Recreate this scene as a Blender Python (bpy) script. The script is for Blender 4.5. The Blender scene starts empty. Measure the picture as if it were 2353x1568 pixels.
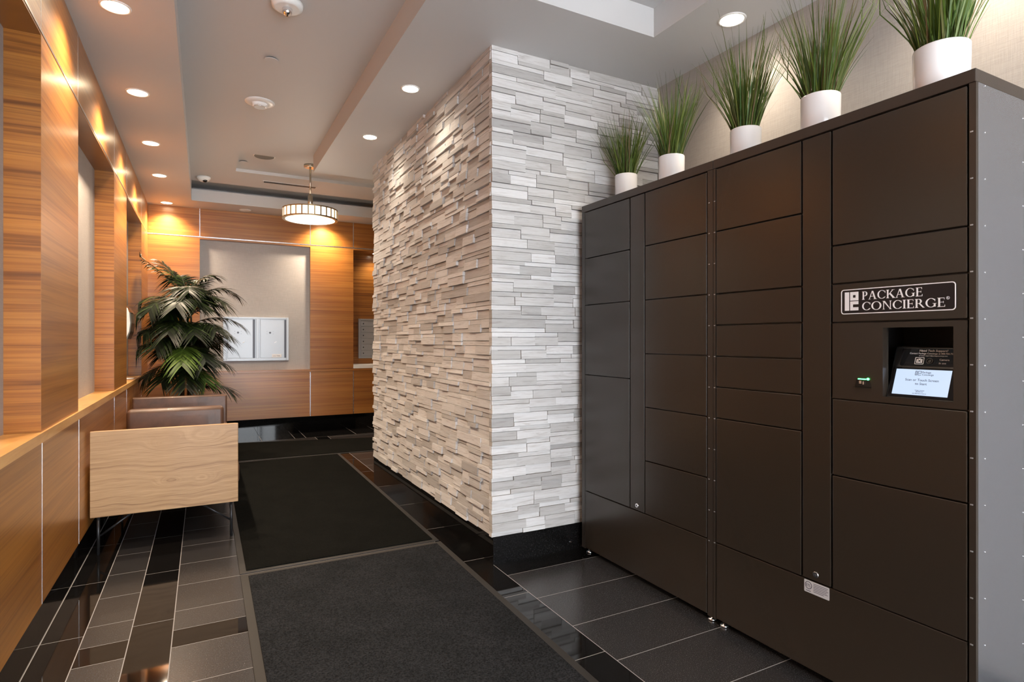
import bpy, math, random
from mathutils import Vector, Matrix
R = math.radians
rnd = random.Random(7)
sc = bpy.context.scene
col = sc.collection

# ------------------------------------------------------------------ camera, world, daylight, exposure
cam_d = bpy.data.cameras.new('camera')
cam_d.sensor_fit = 'HORIZONTAL'; cam_d.sensor_width = 36.0
cam_d.lens = 1337.0 / 2353.0 * 36.0
cam_d.shift_y = -2.0 / 2353.0
cam_d.clip_start = 0.05; cam_d.clip_end = 100
cam = bpy.data.objects.new('camera', cam_d); col.objects.link(cam)
cam.location = (0, 0, 1.22); cam.rotation_euler = (R(90), 0, R(-27.92))
sc.camera = cam

world = bpy.data.worlds.new('world'); sc.world = world
world.use_nodes = True
bg = world.node_tree.nodes['Background']
bg.inputs[0].default_value = (0.90, 0.95, 1.0, 1); bg.inputs[1].default_value = 12.0

vs = sc.view_settings
vs.view_transform = 'Standard'; vs.look = 'None'; vs.gamma = 1.0; vs.use_curve_mapping = False
vs.exposure = 0.1

WARM = (1.0, 0.79, 0.58)
SOFT = (1.0, 0.86, 0.68)
P_LEFT = 155.0        # watts of each warm downlight along the timber wall
P_STONE = 19.0       # the two over the stone wall
P_LOCK = 44.0        # the ones over the lockers
P_PEND = 22.0

# ------------------------------------------------------------------ material helpers
class NT:
    def __init__(s, name):
        s.m = bpy.data.materials.new(name); s.m.use_nodes = True
        s.t = s.m.node_tree; s.n = s.t.nodes; s.b = s.n['Principled BSDF']
    def node(s, typ, **kw):
        n = s.n.new(typ)
        for k, v in kw.items(): setattr(n, k, v)
        return n
    def link(s, a, b): s.t.links.new(a, b)
    def set(s, **kw):
        for k, v in kw.items():
            s.b.inputs[k.replace('_', ' ')].default_value = v
    def coords(s, scale, islands=0.0, distort=None):
        tc = s.node('ShaderNodeTexCoord'); out = tc.outputs['Object']
        if islands:
            g = s.node('ShaderNodeNewGeometry')
            mu = s.node('ShaderNodeMath', operation='MULTIPLY'); mu.inputs[1].default_value = islands
            s.link(g.outputs['Random Per Island'], mu.inputs[0])
            ad = s.node('ShaderNodeVectorMath', operation='ADD')
            s.link(out, ad.inputs[0]); s.link(mu.outputs[0], ad.inputs[1]); out = ad.outputs[0]
        mp = s.node('ShaderNodeMapping'); mp.inputs['Scale'].default_value = scale
        s.link(out, mp.inputs[0]); return mp.outputs[0]
    def noise(s, vec, scale, detail=4, rough=.55, dist=0):
        n = s.node('ShaderNodeTexNoise'); n.inputs['Scale'].default_value = scale
        n.inputs['Detail'].default_value = detail; n.inputs['Roughness'].default_value = rough
        n.inputs['Distortion'].default_value = dist
        if vec is not None: s.link(vec, n.inputs['Vector'])
        return n.outputs['Fac']
    def ramp(s, fac, stops, interp='LINEAR'):
        r = s.node('ShaderNodeValToRGB'); r.color_ramp.interpolation = interp
        e = r.color_ramp.elements
        while len(e) < len(stops): e.new(0.5)
        for el, (p, c) in zip(e, stops):
            el.position = p; el.color = (*c, 1) if len(c) == 3 else c
        s.link(fac, r.inputs[0]); return r.outputs[0]
    def mix(s, fac, a, b, mode='MIX'):
        n = s.node('ShaderNodeMix', data_type='RGBA', blend_type=mode)
        for sock, v in ((n.inputs[0], fac), (n.inputs[6], a), (n.inputs[7], b)):
            if hasattr(v, 'node'): s.link(v, sock)
            else: sock.default_value = v if not isinstance(v, tuple) or len(v) == 4 else (*v, 1)
        return n.outputs[2]
    def bump(s, h, strength=.2, dist=.002):
        b = s.node('ShaderNodeBump'); b.inputs['Strength'].default_value = strength
        b.inputs['Distance'].default_value = dist
        s.link(h, b.inputs['Height']); s.link(b.outputs[0], s.b.inputs['Normal'])
    def color(s, c): s.link(c, s.b.inputs['Base Color'])

def plain(name, c, rough=.5, metal=0.0, coat=0.0, emit=None, es=0.0, bump=None, spec=.5):
    t = NT(name)
    t.set(Base_Color=(*c, 1), Roughness=rough, Metallic=metal, Coat_Weight=coat, Specular_IOR_Level=spec)
    if emit: t.set(Emission_Color=(*emit, 1), Emission_Strength=es)
    if bump:
        sc_, st, di = bump
        t.bump(t.noise(t.coords((1, 1, 1)), sc_, 3), st, di)
    return t.m

def walnut(name, hi, mid, lo, zs=34.0, along=.55, rough=.30, coat=.35, streak=.75):
    t = NT(name)
    v = t.coords((along, along, zs), islands=6.0)
    a = t.noise(v, 1.0, 5, .6, .55)
    base = t.ramp(a, [(.28, lo), (.46, mid), (.70, hi)])
    v2 = t.coords((along * 1.6, along * 1.6, zs * 4.6), islands=9.0)
    b = t.noise(v2, 1.0, 3, .55, .25)
    st = t.ramp(b, [(.36, (streak, streak * .92, streak * .86)), (.56, (1, 1, 1))])
    v3 = t.coords((along * .5, along * .5, zs * .16), islands=3.0)
    d = t.noise(v3, 1.0, 3, .5, .9)
    tone = t.ramp(d, [(.36, (.82, .78, .74)), (.62, (1.08, 1.05, 1.0))])
    c = t.mix(1.0, base, st, 'MULTIPLY'); c = t.mix(.8, c, tone, 'MULTIPLY')
    t.color(c)
    t.set(Roughness=rough, Coat_Weight=coat, Coat_Roughness=.24)
    t.bump(b, .06, .001)
    return t.m

M = {}
M['walnut'] = walnut('walnut_veneer', (.43, .186, .037), (.37, .145, .024), (.265, .092, .014), zs=22, streak=.76, coat=.5, rough=.38)
M['walnut_zebra'] = walnut('walnut_striped_veneer', (.41, .174, .036), (.335, .128, .022), (.18, .060, .010), zs=22, along=.7, streak=.62)
M['sill'] = walnut('walnut_sill', (.70, .42, .15), (.62, .34, .11), (.50, .25, .07), zs=20, along=3, streak=.95)
M['paint'] = plain('white_ceiling_paint', (.55, .543, .542), .62, bump=(160, .03, .001))
M['paint_dark'] = plain('grey_ceiling_paint', (.46, .45, .445), .62, bump=(160, .03, .001))
M['white'] = plain('white_plastic', (.80, .80, .79), .35)
M['white_gloss'] = plain('glossy_white_ceramic', (.84, .83, .84), .16, coat=.3)
M['alu'] = plain('satin_aluminium', (.80, .82, .86), .26, 1.0)
M['silver'] = plain('silver_powder_coat', (.42, .44, .47), .40, .5)
M['silver_dark'] = plain('grey_door_channel', (.07, .07, .08), .4, .5)
M['nickel'] = plain('brushed_nickel', (.52, .47, .40), .26, 1.0)
M['brass'] = plain('aged_brass_frame', (.42, .30, .17), .32, 1.0)
M['chrome'] = plain('chrome', (.86, .86, .88), .07, 1.0)
M['black'] = plain('matte_black', (.008, .008, .009), .5)
M['black_metal'] = plain('black_steel_leg', (.035, .036, .040), .35, .6)
M['black_gloss'] = plain('black_plastic', (.012, .012, .012), .22, bump=(900, .25, .0006))
M['grout'] = plain('grey_grout', (.27, .26, .26), .8)
M['red'] = plain('red_print', (.60, .06, .02), .5)
M['ink'] = plain('dark_print', (.02, .02, .05), .5)
M['white_print'] = plain('white_print', (.85, .84, .85), .5)
M['grey_print'] = plain('grey_print', (.25, .25, .27), .5)
M['soil'] = plain('dark_filler', (.02, .016, .011), .9)
M['stem'] = plain('brown_palm_stem', (.06, .040, .020), .7)
M['lens'] = plain('lit_lens', (1, 1, 1), .3, emit=(1.0, .90, .74), es=26)
M['lens_warm'] = plain('lit_lens_warm', (1, 1, 1), .3, emit=(1.0, .80, .52), es=26)
M['opal'] = plain('lit_opal_glass', (1, 1, 1), .3, emit=(1.0, .88, .70), es=1.7)
M['opal_low'] = plain('lit_opal_disc', (1, 1, 1), .3, emit=(1.0, .93, .80), es=5.0)
M['screen'] = plain('lit_screen', (.02, .02, .02), .2, emit=(.62, .76, 1.0), es=.95)
M['led'] = plain('green_led', (.0, .3, .05), .3, emit=(.05, 1.0, .18), es=14)
M['darkglass'] = plain('dark_glass', (.004, .004, .005), .05)
M['label_grey'] = plain('silver_label', (.50, .50, .52), .4)
M['disp_grey'] = plain('grey_cover', (.10, .10, .085), .3)

def granite(name, c, c2, rough, bump):
    t = NT(name)
    v = t.coords((1, 1, 1))
    n = t.noise(v, 260, 2, .6)
    g = t.node('ShaderNodeNewGeometry')
    tone = t.ramp(g.outputs['Random Per Island'], [(0, (.82, .82, .82)), (1, (1.18, 1.16, 1.14))])
    sp = t.ramp(n, [(.30, c), (.60, c2), (.75, tuple(min(1, x * 3.2 + .02) for x in c2))])
    t.color(t.mix(1.0, sp, tone, 'MULTIPLY'))
    t.set(Roughness=rough)
    if bump: t.bump(t.noise(v, 420, 3), bump, .0012)
    else: t.set(Specular_IOR_Level=.38)
    return t.m
M['tile_black'] = granite('polished_black_granite', (.0035, .0033, .0035), (.0062, .006, .0062), .045, 0)
M['tile_grey'] = granite('honed_grey_granite', (.011, .0108, .0115), (.032, .031, .0325), .25, .10)

def carpet(name, c1, c2):
    t = NT(name)
    v = t.coords((1, 1, 1))
    n = t.noise(v, 150, 3, .75); n2 = t.noise(v, 5, 3, .6)
    t.color(t.mix(1.0, t.ramp(n, [(.32, c1), (.68, c2)]), t.ramp(n2, [(.3, (.8, .8, .78)), (.7, (1.15, 1.13, 1.12))]), 'MULTIPLY'))
    t.set(Roughness=.95, Specular_IOR_Level=.04)
    t.bump(n, .9, .004)
    return t.m
M['mat_near'] = carpet('charcoal_mat_pile', (.0045, .0047, .0054), (.032, .034, .038))
M['mat_far'] = carpet('black_mat_pile', (.0025, .0025, .0024), (.0085, .009, .0078))
M['rubber'] = plain('mat_rubber_edge', (.0135, .0115, .0095), .65, bump=(300, .2, .001))
M['rubber_dark'] = plain('dark_mat_rubber_edge', (.008, .0075, .007), .5)

def stone():
    t = NT('split_face_marble')
    g = t.node('ShaderNodeNewGeometry')
    tone = t.ramp(g.outputs['Random Per Island'], [(0, (.38, .37, .362)), (.14, (.45, .44, .43)), (.40, (.54, .53, .522)), (.75, (.62, .613, .61)), (1, (.69, .686, .688))])
    v = t.coords((5, 5, 70), islands=8.0)
    n = t.noise(v, 1.0, 6, .62, 1.2)
    vein = t.ramp(n, [(.30, (.72, .69, .67)), (.47, (.96, .95, .94)), (.60, (1.04, 1.04, 1.04)), (.74, (.84, .82, .80))])
    t.color(t.mix(1.0, tone, vein, 'MULTIPLY'))
    t.set(Roughness=.62)
    t.bump(n, .25, .002)
    return t.m
M['stone'] = stone()

def linen(name, c):
    t = NT(name)
    a = t.noise(t.coords((14, 14, 420)), 1.0, 3, .6, .3)
    b = t.noise(t.coords((420, 420, 14)), 1.0, 3, .6, .3)
    m = t.node('ShaderNodeMath', operation='ADD'); t.link(a, m.inputs[0]); t.link(b, m.inputs[1])
    d = t.node('ShaderNodeMath', operation='MULTIPLY'); d.inputs[1].default_value = .5; t.link(m.outputs[0], d.inputs[0])
    t.color(t.ramp(d.outputs[0], [(.36, tuple(x * .86 for x in c)), (.60, tuple(x * 1.06 for x in c))]))
    t.set(Roughness=.7)
    t.bump(d.outputs[0], .5, .002)
    return t.m
M['linen'] = linen('woven_wallcovering', (.36, .325, .30))
M['linen_grey'] = linen('woven_wallcovering_grey', (.43, .405, .39))

def locker(name, c, rough, metal, b):
    t = NT(name)
    v = t.coords((1, 1, 1))
    t.set(Base_Color=(*c, 1), Roughness=rough, Metallic=metal, Coat_Weight=.15, Coat_Roughness=.25)
    if b: t.bump(t.noise(v, 330, 3, .6), b, .0012)
    return t.m
M['bronze'] = locker('bronze_powder_coat', (.026, .0195, .0145), .27, .0, .04)
M['bronze_rough'] = locker('hammered_bronze_powder_coat', (.034, .025, .019), .34, .0, .35)
M['bronze_edge'] = locker('bronze_frame', (.028, .022, .017), .32, .0, .08)
M['side'] = locker('dark_steel_side', (.30, .315, .345), .25, .85, 0)

def leather(name, c):
    t = NT(name)
    v = t.coords((1, 1, 1))
    n = t.noise(v, 9, 4, .6, .4)
    t.color(t.ramp(n, [(.3, tuple(x * .65 for x in c)), (.7, tuple(x * 1.35 for x in c))]))
    t.set(Roughness=.42, Coat_Weight=.05)
    t.bump(t.noise(v, 500, 3), .12, .0008)
    return t.m
M['leather'] = leather('brown_leather', (.090, .043, .025))

def oak(knots):
    t = NT('light_oak_veneer')
    tc = t.node('ShaderNodeTexCoord').outputs['Object']
    acc = t.noise(t.coords((3, 3, 5)), 1.0, 2, .5)
    mu = t.node('ShaderNodeMath', operation='MULTIPLY'); mu.inputs[1].default_value = 5.0
    t.link(acc, mu.inputs[0]); acc = mu.outputs[0]
    for kx, kz, rad, amp in knots:
        su = t.node('ShaderNodeVectorMath', operation='SUBTRACT'); su.inputs[1].default_value = (kx, 0, kz); t.link(tc, su.inputs[0])
        sc_ = t.node('ShaderNodeVectorMath', operation='MULTIPLY'); sc_.inputs[1].default_value = (.55, 0, 1.3); t.link(su.outputs[0], sc_.inputs[0])
        ln = t.node('ShaderNodeVectorMath', operation='LENGTH'); t.link(sc_.outputs[0], ln.inputs[0])
        mr = t.node('ShaderNodeMapRange', interpolation_type='SMOOTHERSTEP')
        mr.inputs[1].default_value = 0; mr.inputs[2].default_value = rad; mr.inputs[3].default_value = amp; mr.inputs[4].default_value = 0
        t.link(ln.outputs[1], mr.inputs[0])
        ad = t.node('ShaderNodeMath', operation='ADD'); t.link(acc, ad.inputs[0]); t.link(mr.outputs[0], ad.inputs[1]); acc = ad.outputs[0]
    cb = t.node('ShaderNodeCombineXYZ'); t.link(acc, cb.inputs[2])
    ad = t.node('ShaderNodeVectorMath', operation='ADD')
    t.link(t.coords((1.0, 1.0, 46)), ad.inputs[0]); t.link(cb.outputs[0], ad.inputs[1])
    n = t.noise(ad.outputs[0], 1.0, 4, .6, .35)
    fine = t.noise(t.coords((7, 7, 330)), 1.0, 3, .6)
    base = t.ramp(n, [(.32, (.27, .150, .068)), (.45, (.40, .245, .120)), (.68, (.47, .300, .155))])
    t.color(t.mix(1.0, base, t.ramp(fine, [(.35, (.80, .76, .72)), (.6, (1.03, 1.03, 1.03))]), 'MULTIPLY'))
    t.set(Roughness=.42, Coat_Weight=.08)
    t.bump(fine, .08, .001)
    return t.m
M['oak'] = oak([(-.017, .600, .085, 3.2), (.185, .625, .11, 3.0), (.02, .378, .07, 3.4), (.18, .375, .08, 3.0)])

def leaf(name, stops, rough):
    t = NT(name)
    g = t.node('ShaderNodeNewGeometry')
    t.color(t.ramp(g.outputs['Random Per Island'], stops))
    t.set(Roughness=rough, Specular_IOR_Level=.22)
    return t.m
M['grass'] = leaf('grass_blades', [(0, (.040, .075, .012)), (.35, (.085, .145, .024)), (.62, (.150, .195, .045)), (.82, (.045, .120, .035)), (.93, (.24, .24, .10)), (1, (.17, .11, .06))], .42)
M['palm'] = leaf('palm_leaflets', [(0, (.003, .006, .0025)), (.55, (.008, .015, .004)), (.86, (.022, .042, .008)), (1, (.075, .125, .018))], .42)

# ------------------------------------------------------------------ mesh helpers
class MB:
    """collects shapes in world coordinates; becomes ONE mesh object"""
    def __init__(s): s.v = []; s.f = []; s.mi = []; s.cur = 0; s.sm = []
    def mat(s, i): s.cur = i; return s
    def face(s, idx, smooth=False): s.f.append(tuple(idx)); s.mi.append(s.cur); s.sm.append(smooth)
    def box(s, x0, x1, y0, y1, z0, z1):
        if x0 > x1: x0, x1 = x1, x0
        if y0 > y1: y0, y1 = y1, y0
        if z0 > z1: z0, z1 = z1, z0
        b = len(s.v)
        s.v += [(x0, y0, z0), (x1, y0, z0), (x1, y1, z0), (x0, y1, z0), (x0, y0, z1), (x1, y0, z1), (x1, y1, z1), (x0, y1, z1)]
        for q in ((0, 3, 2, 1), (4, 5, 6, 7), (0, 1, 5, 4), (1, 2, 6, 5), (2, 3, 7, 6), (3, 0, 4, 7)):
            s.face([b + i for i in q])
        return s
    def prism(s, pts, d):
        """closed polygon of 3-D points extruded by vector d"""
        b = len(s.v); n = len(pts); d = Vector(d)
        s.v += [tuple(p) for p in pts] + [tuple(Vector(p) + d) for p in pts]
        s.face([b + i for i in range(n)][::-1]); s.face([b + n + i for i in range(n)])
        for i in range(n):
            j = (i + 1) % n
            s.face([b + i, b + j, b + n + j, b + n + i])
        return s
    def lathe(s, c, prof, seg=40, axis='z', smooth=True, cap=True):
        """prof: list of (radius, height) from bottom to top"""
        b = len(s.v); cx, cy, cz = c
        for r, h in prof:
            for k in range(seg):
                a = 2 * math.pi * k / seg
                u, w = r * math.cos(a), r * math.sin(a)
                s.v.append({'z': (cx + u, cy + w, cz + h), 'x': (cx + h, cy + u, cz + w), 'y': (cx - u, cy + h, cz + w)}[axis])
        m = len(prof)
        for i in range(m - 1):
            for k in range(seg):
                k2 = (k + 1) % seg
                s.face([b + i * seg + k, b + i * seg + k2, b + (i + 1) * seg + k2, b + (i + 1) * seg + k], smooth)
        if cap:
            s.face([b + k for k in range(seg)][::-1]); s.face([b + (m - 1) * seg + k for k in range(seg)])
        return s
    def tube(s, pts, rad, seg=8):
        pts = [Vector(p) for p in pts]; b = len(s.v)
        rads = rad if isinstance(rad, (list, tuple)) else [rad] * len(pts)
        up = Vector((0, 0, 1)) if abs((pts[-1] - pts[0]).normalized().z) < .9 else Vector((1, 0, 0))
        for i, p in enumerate(pts):
            t = (pts[min(i + 1, len(pts) - 1)] - pts[max(i - 1, 0)]).normalized()
            u = t.cross(up).normalized(); w = u.cross(t)
            for k in range(seg):
                a = 2 * math.pi * k / seg
                s.v.append(tuple(p + (u * math.cos(a) + w * math.sin(a)) * rads[i]))
        for i in range(len(pts) - 1):
            for k in range(seg):
                k2 = (k + 1) % seg
                s.face([b + i * seg + k, b + i * seg + k2, b + (i + 1) * seg + k2, b + (i + 1) * seg + k], True)
        s.face([b + k for k in range(seg)][::-1]); s.face([b + (len(pts) - 1) * seg + k for k in range(seg)])
        return s
    def strip(s, left, right):
        b = len(s.v); n = len(left)
        s.v += [tuple(p) for p in left] + [tuple(p) for p in right]
        for i in range(n - 1): s.face([b + i, b + i + 1, b + n + i + 1, b + n + i], True)
        return s
    def build(s, name, mats, parent=None, bevel=0.0, seg=2):
        off = Vector((0, 0, 0)); p = parent
        while p is not None: off += Vector(p.location); p = p.parent
        me = bpy.data.meshes.new(name)
        me.from_pydata([tuple(Vector(v) - off) for v in s.v], [], s.f)
        if not isinstance(mats, (list, tuple)): mats = [mats]
        for m in mats: me.materials.append(m)
        me.polygons.foreach_set('material_index', s.mi)
        me.polygons.foreach_set('use_smooth', s.sm)
        me.update()
        o = bpy.data.objects.new(name, me); col.objects.link(o)
        if parent is not None: o.parent = parent
        if bevel:
            md = o.modifiers.new('bevel', 'BEVEL'); md.width = bevel; md.segments = seg
            md.limit_method = 'ANGLE'; md.angle_limit = R(40)
        return o

def tag(o, label, cat, group=None):
    o['label'] = label; o['category'] = cat
    if group: o['group'] = group
    return o
def thing(name, loc, label, cat, group=None):
    o = bpy.data.objects.new(name, None); o.empty_display_size = .05
    col.objects.link(o); o.location = loc
    return tag(o, label, cat, group)
def struct(name, mb, mats, bevel=0.0):
    o = mb.build(name, mats, None, bevel); o['kind'] = 'structure'; return o
def dup(root, loc, label, group=None):
    r = root.copy(); col.objects.link(r); r.location = loc; r['label'] = label
    if group: r['group'] = group
    for ch in list(root.children):
        c = ch.copy(); col.objects.link(c); c.parent = r
        for g in list(ch.children):
            d = g.copy(); col.objects.link(d); d.parent = c
    return r

# frames for flat writing: origin point, direction to the right, direction up
def frame_mat(o, right, up):
    right = Vector(right).normalized(); up = Vector(up).normalized(); n = right.cross(up)
    m = Matrix((right, up, n)).transposed().to_4x4(); m.translation = Vector(o); return m
def text_mb(items, mb=None):
    """items: (string, frame, x_centre_or_left, y_base, cap_height, align, max_width)"""
    mb = mb or MB()
    for body, fr, x, y, h, al, wmax in items:
        cu = bpy.data.curves.new('writing', 'FONT'); cu.body = body; cu.size = h / .73
        cu.extrude = .0002; cu.resolution_u = 3
        ob = bpy.data.objects.new('writing', cu); col.objects.link(ob)
        bpy.context.view_layer.update()
        ev = ob.evaluated_get(bpy.context.evaluated_depsgraph_get())
        me = ev.to_mesh()
        xs = [v.co.x for v in me.vertices]; x0, x1 = min(xs), max(xs)
        k = 1.0 if not wmax or (x1 - x0) <= wmax else wmax / (x1 - x0)
        sh = {'L': -x0 * k, 'C': -(x0 + x1) / 2 * k, 'R': -x1 * k}[al]
        b = len(mb.v)
        for v in me.vertices: mb.v.append(tuple(fr @ Vector((x + v.co.x * k + sh, y + v.co.y, .0002 + v.co.z))))
        for p in me.polygons: mb.face([b + i for i in p.vertices])
        ev.to_mesh_clear()
        bpy.data.objects.remove(ob); bpy.data.curves.remove(cu)
    return mb
def flat(mb, fr, poly, t=.0005):
    n = fr.to_3x3() @ Vector((0, 0, t))
    return mb.prism([fr @ Vector((x, y, 0)) for x, y in poly], n)
def frect(mb, fr, x0, x1, y0, y1, t=.0005): return flat(mb, fr, [(x0, y0), (x1, y0), (x1, y1), (x0, y1)], t)
def round_rect(x0, x1, y0, y1, r, n=6):
    p = []
    for cx, cy, a0 in ((x1 - r, y0 + r, -90), (x1 - r, y1 - r, 0), (x0 + r, y1 - r, 90), (x0 + r, y0 + r, 180)):
        for k in range(n + 1):
            a = R(a0 + 90 * k / n); p.append((cx + r * math.cos(a), cy + r * math.sin(a)))
    return p
def ring(mb, fr, outer, inner, t=.0006):
    b = len(mb.v); n = len(outer)
    for z in (0, t):
        for P in (outer, inner): mb.v += [tuple(fr @ Vector((x, y, z))) for x, y in P]
    for i in range(n):
        j = (i + 1) % n
        mb.face([b + 2 * n + i, b + 2 * n + j, b + 3 * n + j, b + 3 * n + i])
        mb.face([b + i, b + j, b + 2 * n + j, b + 2 * n + i])
        mb.face([b + n + j, b + n + i, b + 3 * n + i, b + 3 * n + j])
    return mb

# ------------------------------------------------------------------ measured planes
XW, YB, XR, YF = -0.58, 8.035, 2.552, -2.2        # timber wall, end wall, right wall, front of the lobby
ZC, ZT = 2.822, 2.98                              # soffit and tray ceilings
XS, YS, YE = 1.392, 2.84, 5.345                   # stone block: left face, near face, far end
ZA = 2.468                                        # aluminium line on the timber
ZB = .148                                         # top of the black skirting
XN = -.698                                        # back of the timber niches

# ------------------------------------------------------------------ floor
fl = MB()
fl.mat(2).box(-.75, 2.75, YF - .1, 8.7, -.06, -.0003)
G = .0018
def tiles(x0, x1, ys, mats):
    for i in range(len(ys) - 1):
        a, b = ys[i], ys[i + 1]
        k = mats(i, a, b) if callable(mats) else mats
        fl.mat(k).box(x0 + G, x1 - G, a + G, b - G, -.03, 0)
def joints(off, step, lo, hi):
    k0 = math.ceil((lo - off) / step); out = [lo]; k = k0
    while off + k * step < hi - .01:
        if off + k * step > lo + .01: out.append(off + k * step)
        k += 1
    return out + [hi]
YL = 7.62
tiles(-.58, -.436, joints(2.94, .6205, YF, YL), 0)
tiles(-.268, -.114, joints(2.943, .6195, YF, YL), 0)
gy = sorted(set(joints(3.018, .3095, 2.824, YL)))
gy2 = joints(2.668, .3, YF, 2.668)
for x0, x1 in ((-.436, -.268), (-.114, 1.235)):
    tiles(x0, x1, gy, 1); tiles(x0, x1, gy2, 1); tiles(x0, x1, [2.668, 2.824], 0)
tiles(1.235, 1.39, joints(1.844, .603, YF, 2.45) , 0)
tiles(1.235, 1.39, [2.45] + joints(2.953, .613, 2.953, YL), 0)
tiles(1.39, 2.60, joints(2.675, .3017, YF, 2.675), 1)
tiles(1.39, 2.60, [2.675, 2.84], 0)
tiles(1.39, 2.60, joints(5.36, .31, 5.36, YL), 1)
fx = [-.58, -.114, .25, .62, 1.0, 1.13, 1.75, 2.05, 2.60]
for i in range(len(fx) - 1): tiles(fx[i], fx[i + 1], [YL, 8.62], 0)
struct('floor', fl, [M['tile_black'], M['tile_grey'], M['grout']])

# ------------------------------------------------------------------ left timber wall
PE = [(1.55, 2.966), (3.752, 5.135), (5.918, 7.253)]      # niches
w = MB()
lower = [YF, -1.2, .2, 1.55, 2.985, 3.775, 5.15, 5.918, 7.253, YB + .35]
g = .0015
for a, b in zip(lower, lower[1:]): w.box(XW - .03, XW, a + g, b - g, ZB, .806)
for a, b in zip([YF, -1.2, .2, 1.55, 2.963, 3.745, 5.15, 5.918, 7.253], [-1.2, .2, 1.55, 2.963, 3.745, 5.15, 5.918, 7.253, YB]):
    w.box(XW - .03, XW, a + g, b - g, ZA + .002, ZC + .01)
edges = [YF] + [v for p in PE for v in p] + [YB]
for i in range(0, len(edges), 2):                          # piers between niches
    w.box(XW - .14, XW, edges[i], edges[i + 1], .848, ZA - .002)
w.mat(1)
for a, b in PE:                                            # striped reveals, header, back
    w.box(XN, XW - .0005, b - .0005, b + .012, .848, 2.452)
    w.box(XN, XW - .0005, a - .012, a + .0005, .848, 2.452)
    w.box(XN - .02, XW, a, b, 2.452, ZA - .002)
w.mat(2)
for a, b in PE: w.box(XN - .02, XN, a - .02, b + .02, .80, 2.47)
w.mat(3)
for a, b in PE: w.box(XN - .01, XW - .01, a, b, .835, .8475)
w.box(XW - .03, XW + .009, YF, YB, .808, .848)              # the continuous ledge nosing
w.mat(4).box(XW - .2, XW - .141, YF, YB + .5, ZB, 3.1)
struct('wall_left', w, [M['walnut'], M['walnut_zebra'], M['linen'], M['sill'], M['black']])

b_ = MB()
for a, b in zip([YF, -.8, -.16, .46, 1.08, 1.70, 2.32, 2.94, 3.56, 4.181, 4.80, 5.42, 6.04, 6.66, 7.28], [-.8, -.16, .46, 1.08, 1.70, 2.32, 2.94, 3.56, 4.181, 4.80, 5.42, 6.04, 6.66, 7.28, 8.3]):
    b_.box(XW - .03, XW - .001, a + .001, b - .001, 0, ZB - .001)
struct('baseboard_left', b_, M['tile_black'])

# ------------------------------------------------------------------ end wall with the post niches
NB = YB + .06; NR = YB + .35
xs = [XW, -.042, 1.244, 1.806, XR]
w = MB()
for a, b in zip(xs, xs[1:]):
    w.box(a + g, b - g, YB, YB + .03, ZA + .012, ZC + .01)        # top band
    w.box(a + g, b - g, YB, YB + .03, .215, .800)                 # lower band
w.box(XW, -.042, YB, YB + .03, .838, ZA + .008)
w.box(1.244, 1.806, YB, YB + .03, .838, ZA + .008)
w.box(-.042, 1.244, YB, YB + .07, 2.450, ZA + .008)
w.box(XW, XR, YB - .003, YB + .07, .802, .8335)                 # ledge
w.box(1.806, XR, YB, NR, 2.452, ZA + .008)
w.mat(1).box(1.79, XR, NR, NR + .03, .80, 2.6)                    # timber back of the deep niche
w.box(1.776, 1.806, YB + .03, NR, .838, 2.47)
w.mat(2).box(-.06, 1.26, NB, NB + .02, .79, 2.47)                 # wallcovering
w.box(-.045, -.042, YB + .03, NB, .834, 2.45); w.box(1.244, 1.247, YB + .03, NB, .834, 2.45)
w.mat(3).box(1.806, XR, YB - .004, NR, .834, .882)                # pale worktop
w.mat(4).box(-.8, 2.9, NR + .03, NR + .1, 0, 3.1)
w.box(-.7, 1.775, NB + .02, NR + .03, .215, 3.05)
w.box(XW, XR, YB + .03, NR, .215, .60)
struct('wall_back', w, [M['walnut'], M['walnut_zebra'], M['linen_grey'], M['white'], M['black']])
b_ = MB()
for a, b in zip([-.7, -.114, .25, .62, 1.0, 1.62, 2.24], [-.114, .25, .62, 1.0, 1.62, 2.24, 2.7]):
    b_.box(a + .001, b - .001, YB + .22, YB + .25, 0, .214)
struct('baseboard_back', b_, M['tile_black'])

# aluminium inlays
n_tr = 0
def inlay(x0, x1, y0, y1, z0, z1):
    global n_tr
    n_tr += 1
    struct('trim_%d' % n_tr, MB().box(x0, x1, y0, y1, z0, z1), M['alu'])
inlay(XW - .004, XW + .002, YF, YB, ZA - .0055, ZA + .0055)
for y in (-1.2, .2, 1.55, 2.963, 3.745, 5.15, 5.918, 7.253): inlay(XW - .004, XW + .0008, y - .003, y + .003, ZA + .006, ZC)
for y in (-1.2, .2, 1.55, 2.985, 3.775, 5.15, 5.918, 7.253): inlay(XW - .004, XW + .0008, y - .003, y + .003, ZB, .806)
inlay(XW, XR, YB - .002, YB + .004, ZA + .004, ZA + .016)
for x in (-.042, 1.244, 1.806):
    inlay(x - .005, x + .005, YB - .001, YB + .004, ZA + .017, ZC)
    inlay(x - .005, x + .005, YB - .001, YB + .004, .215, .800)

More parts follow.
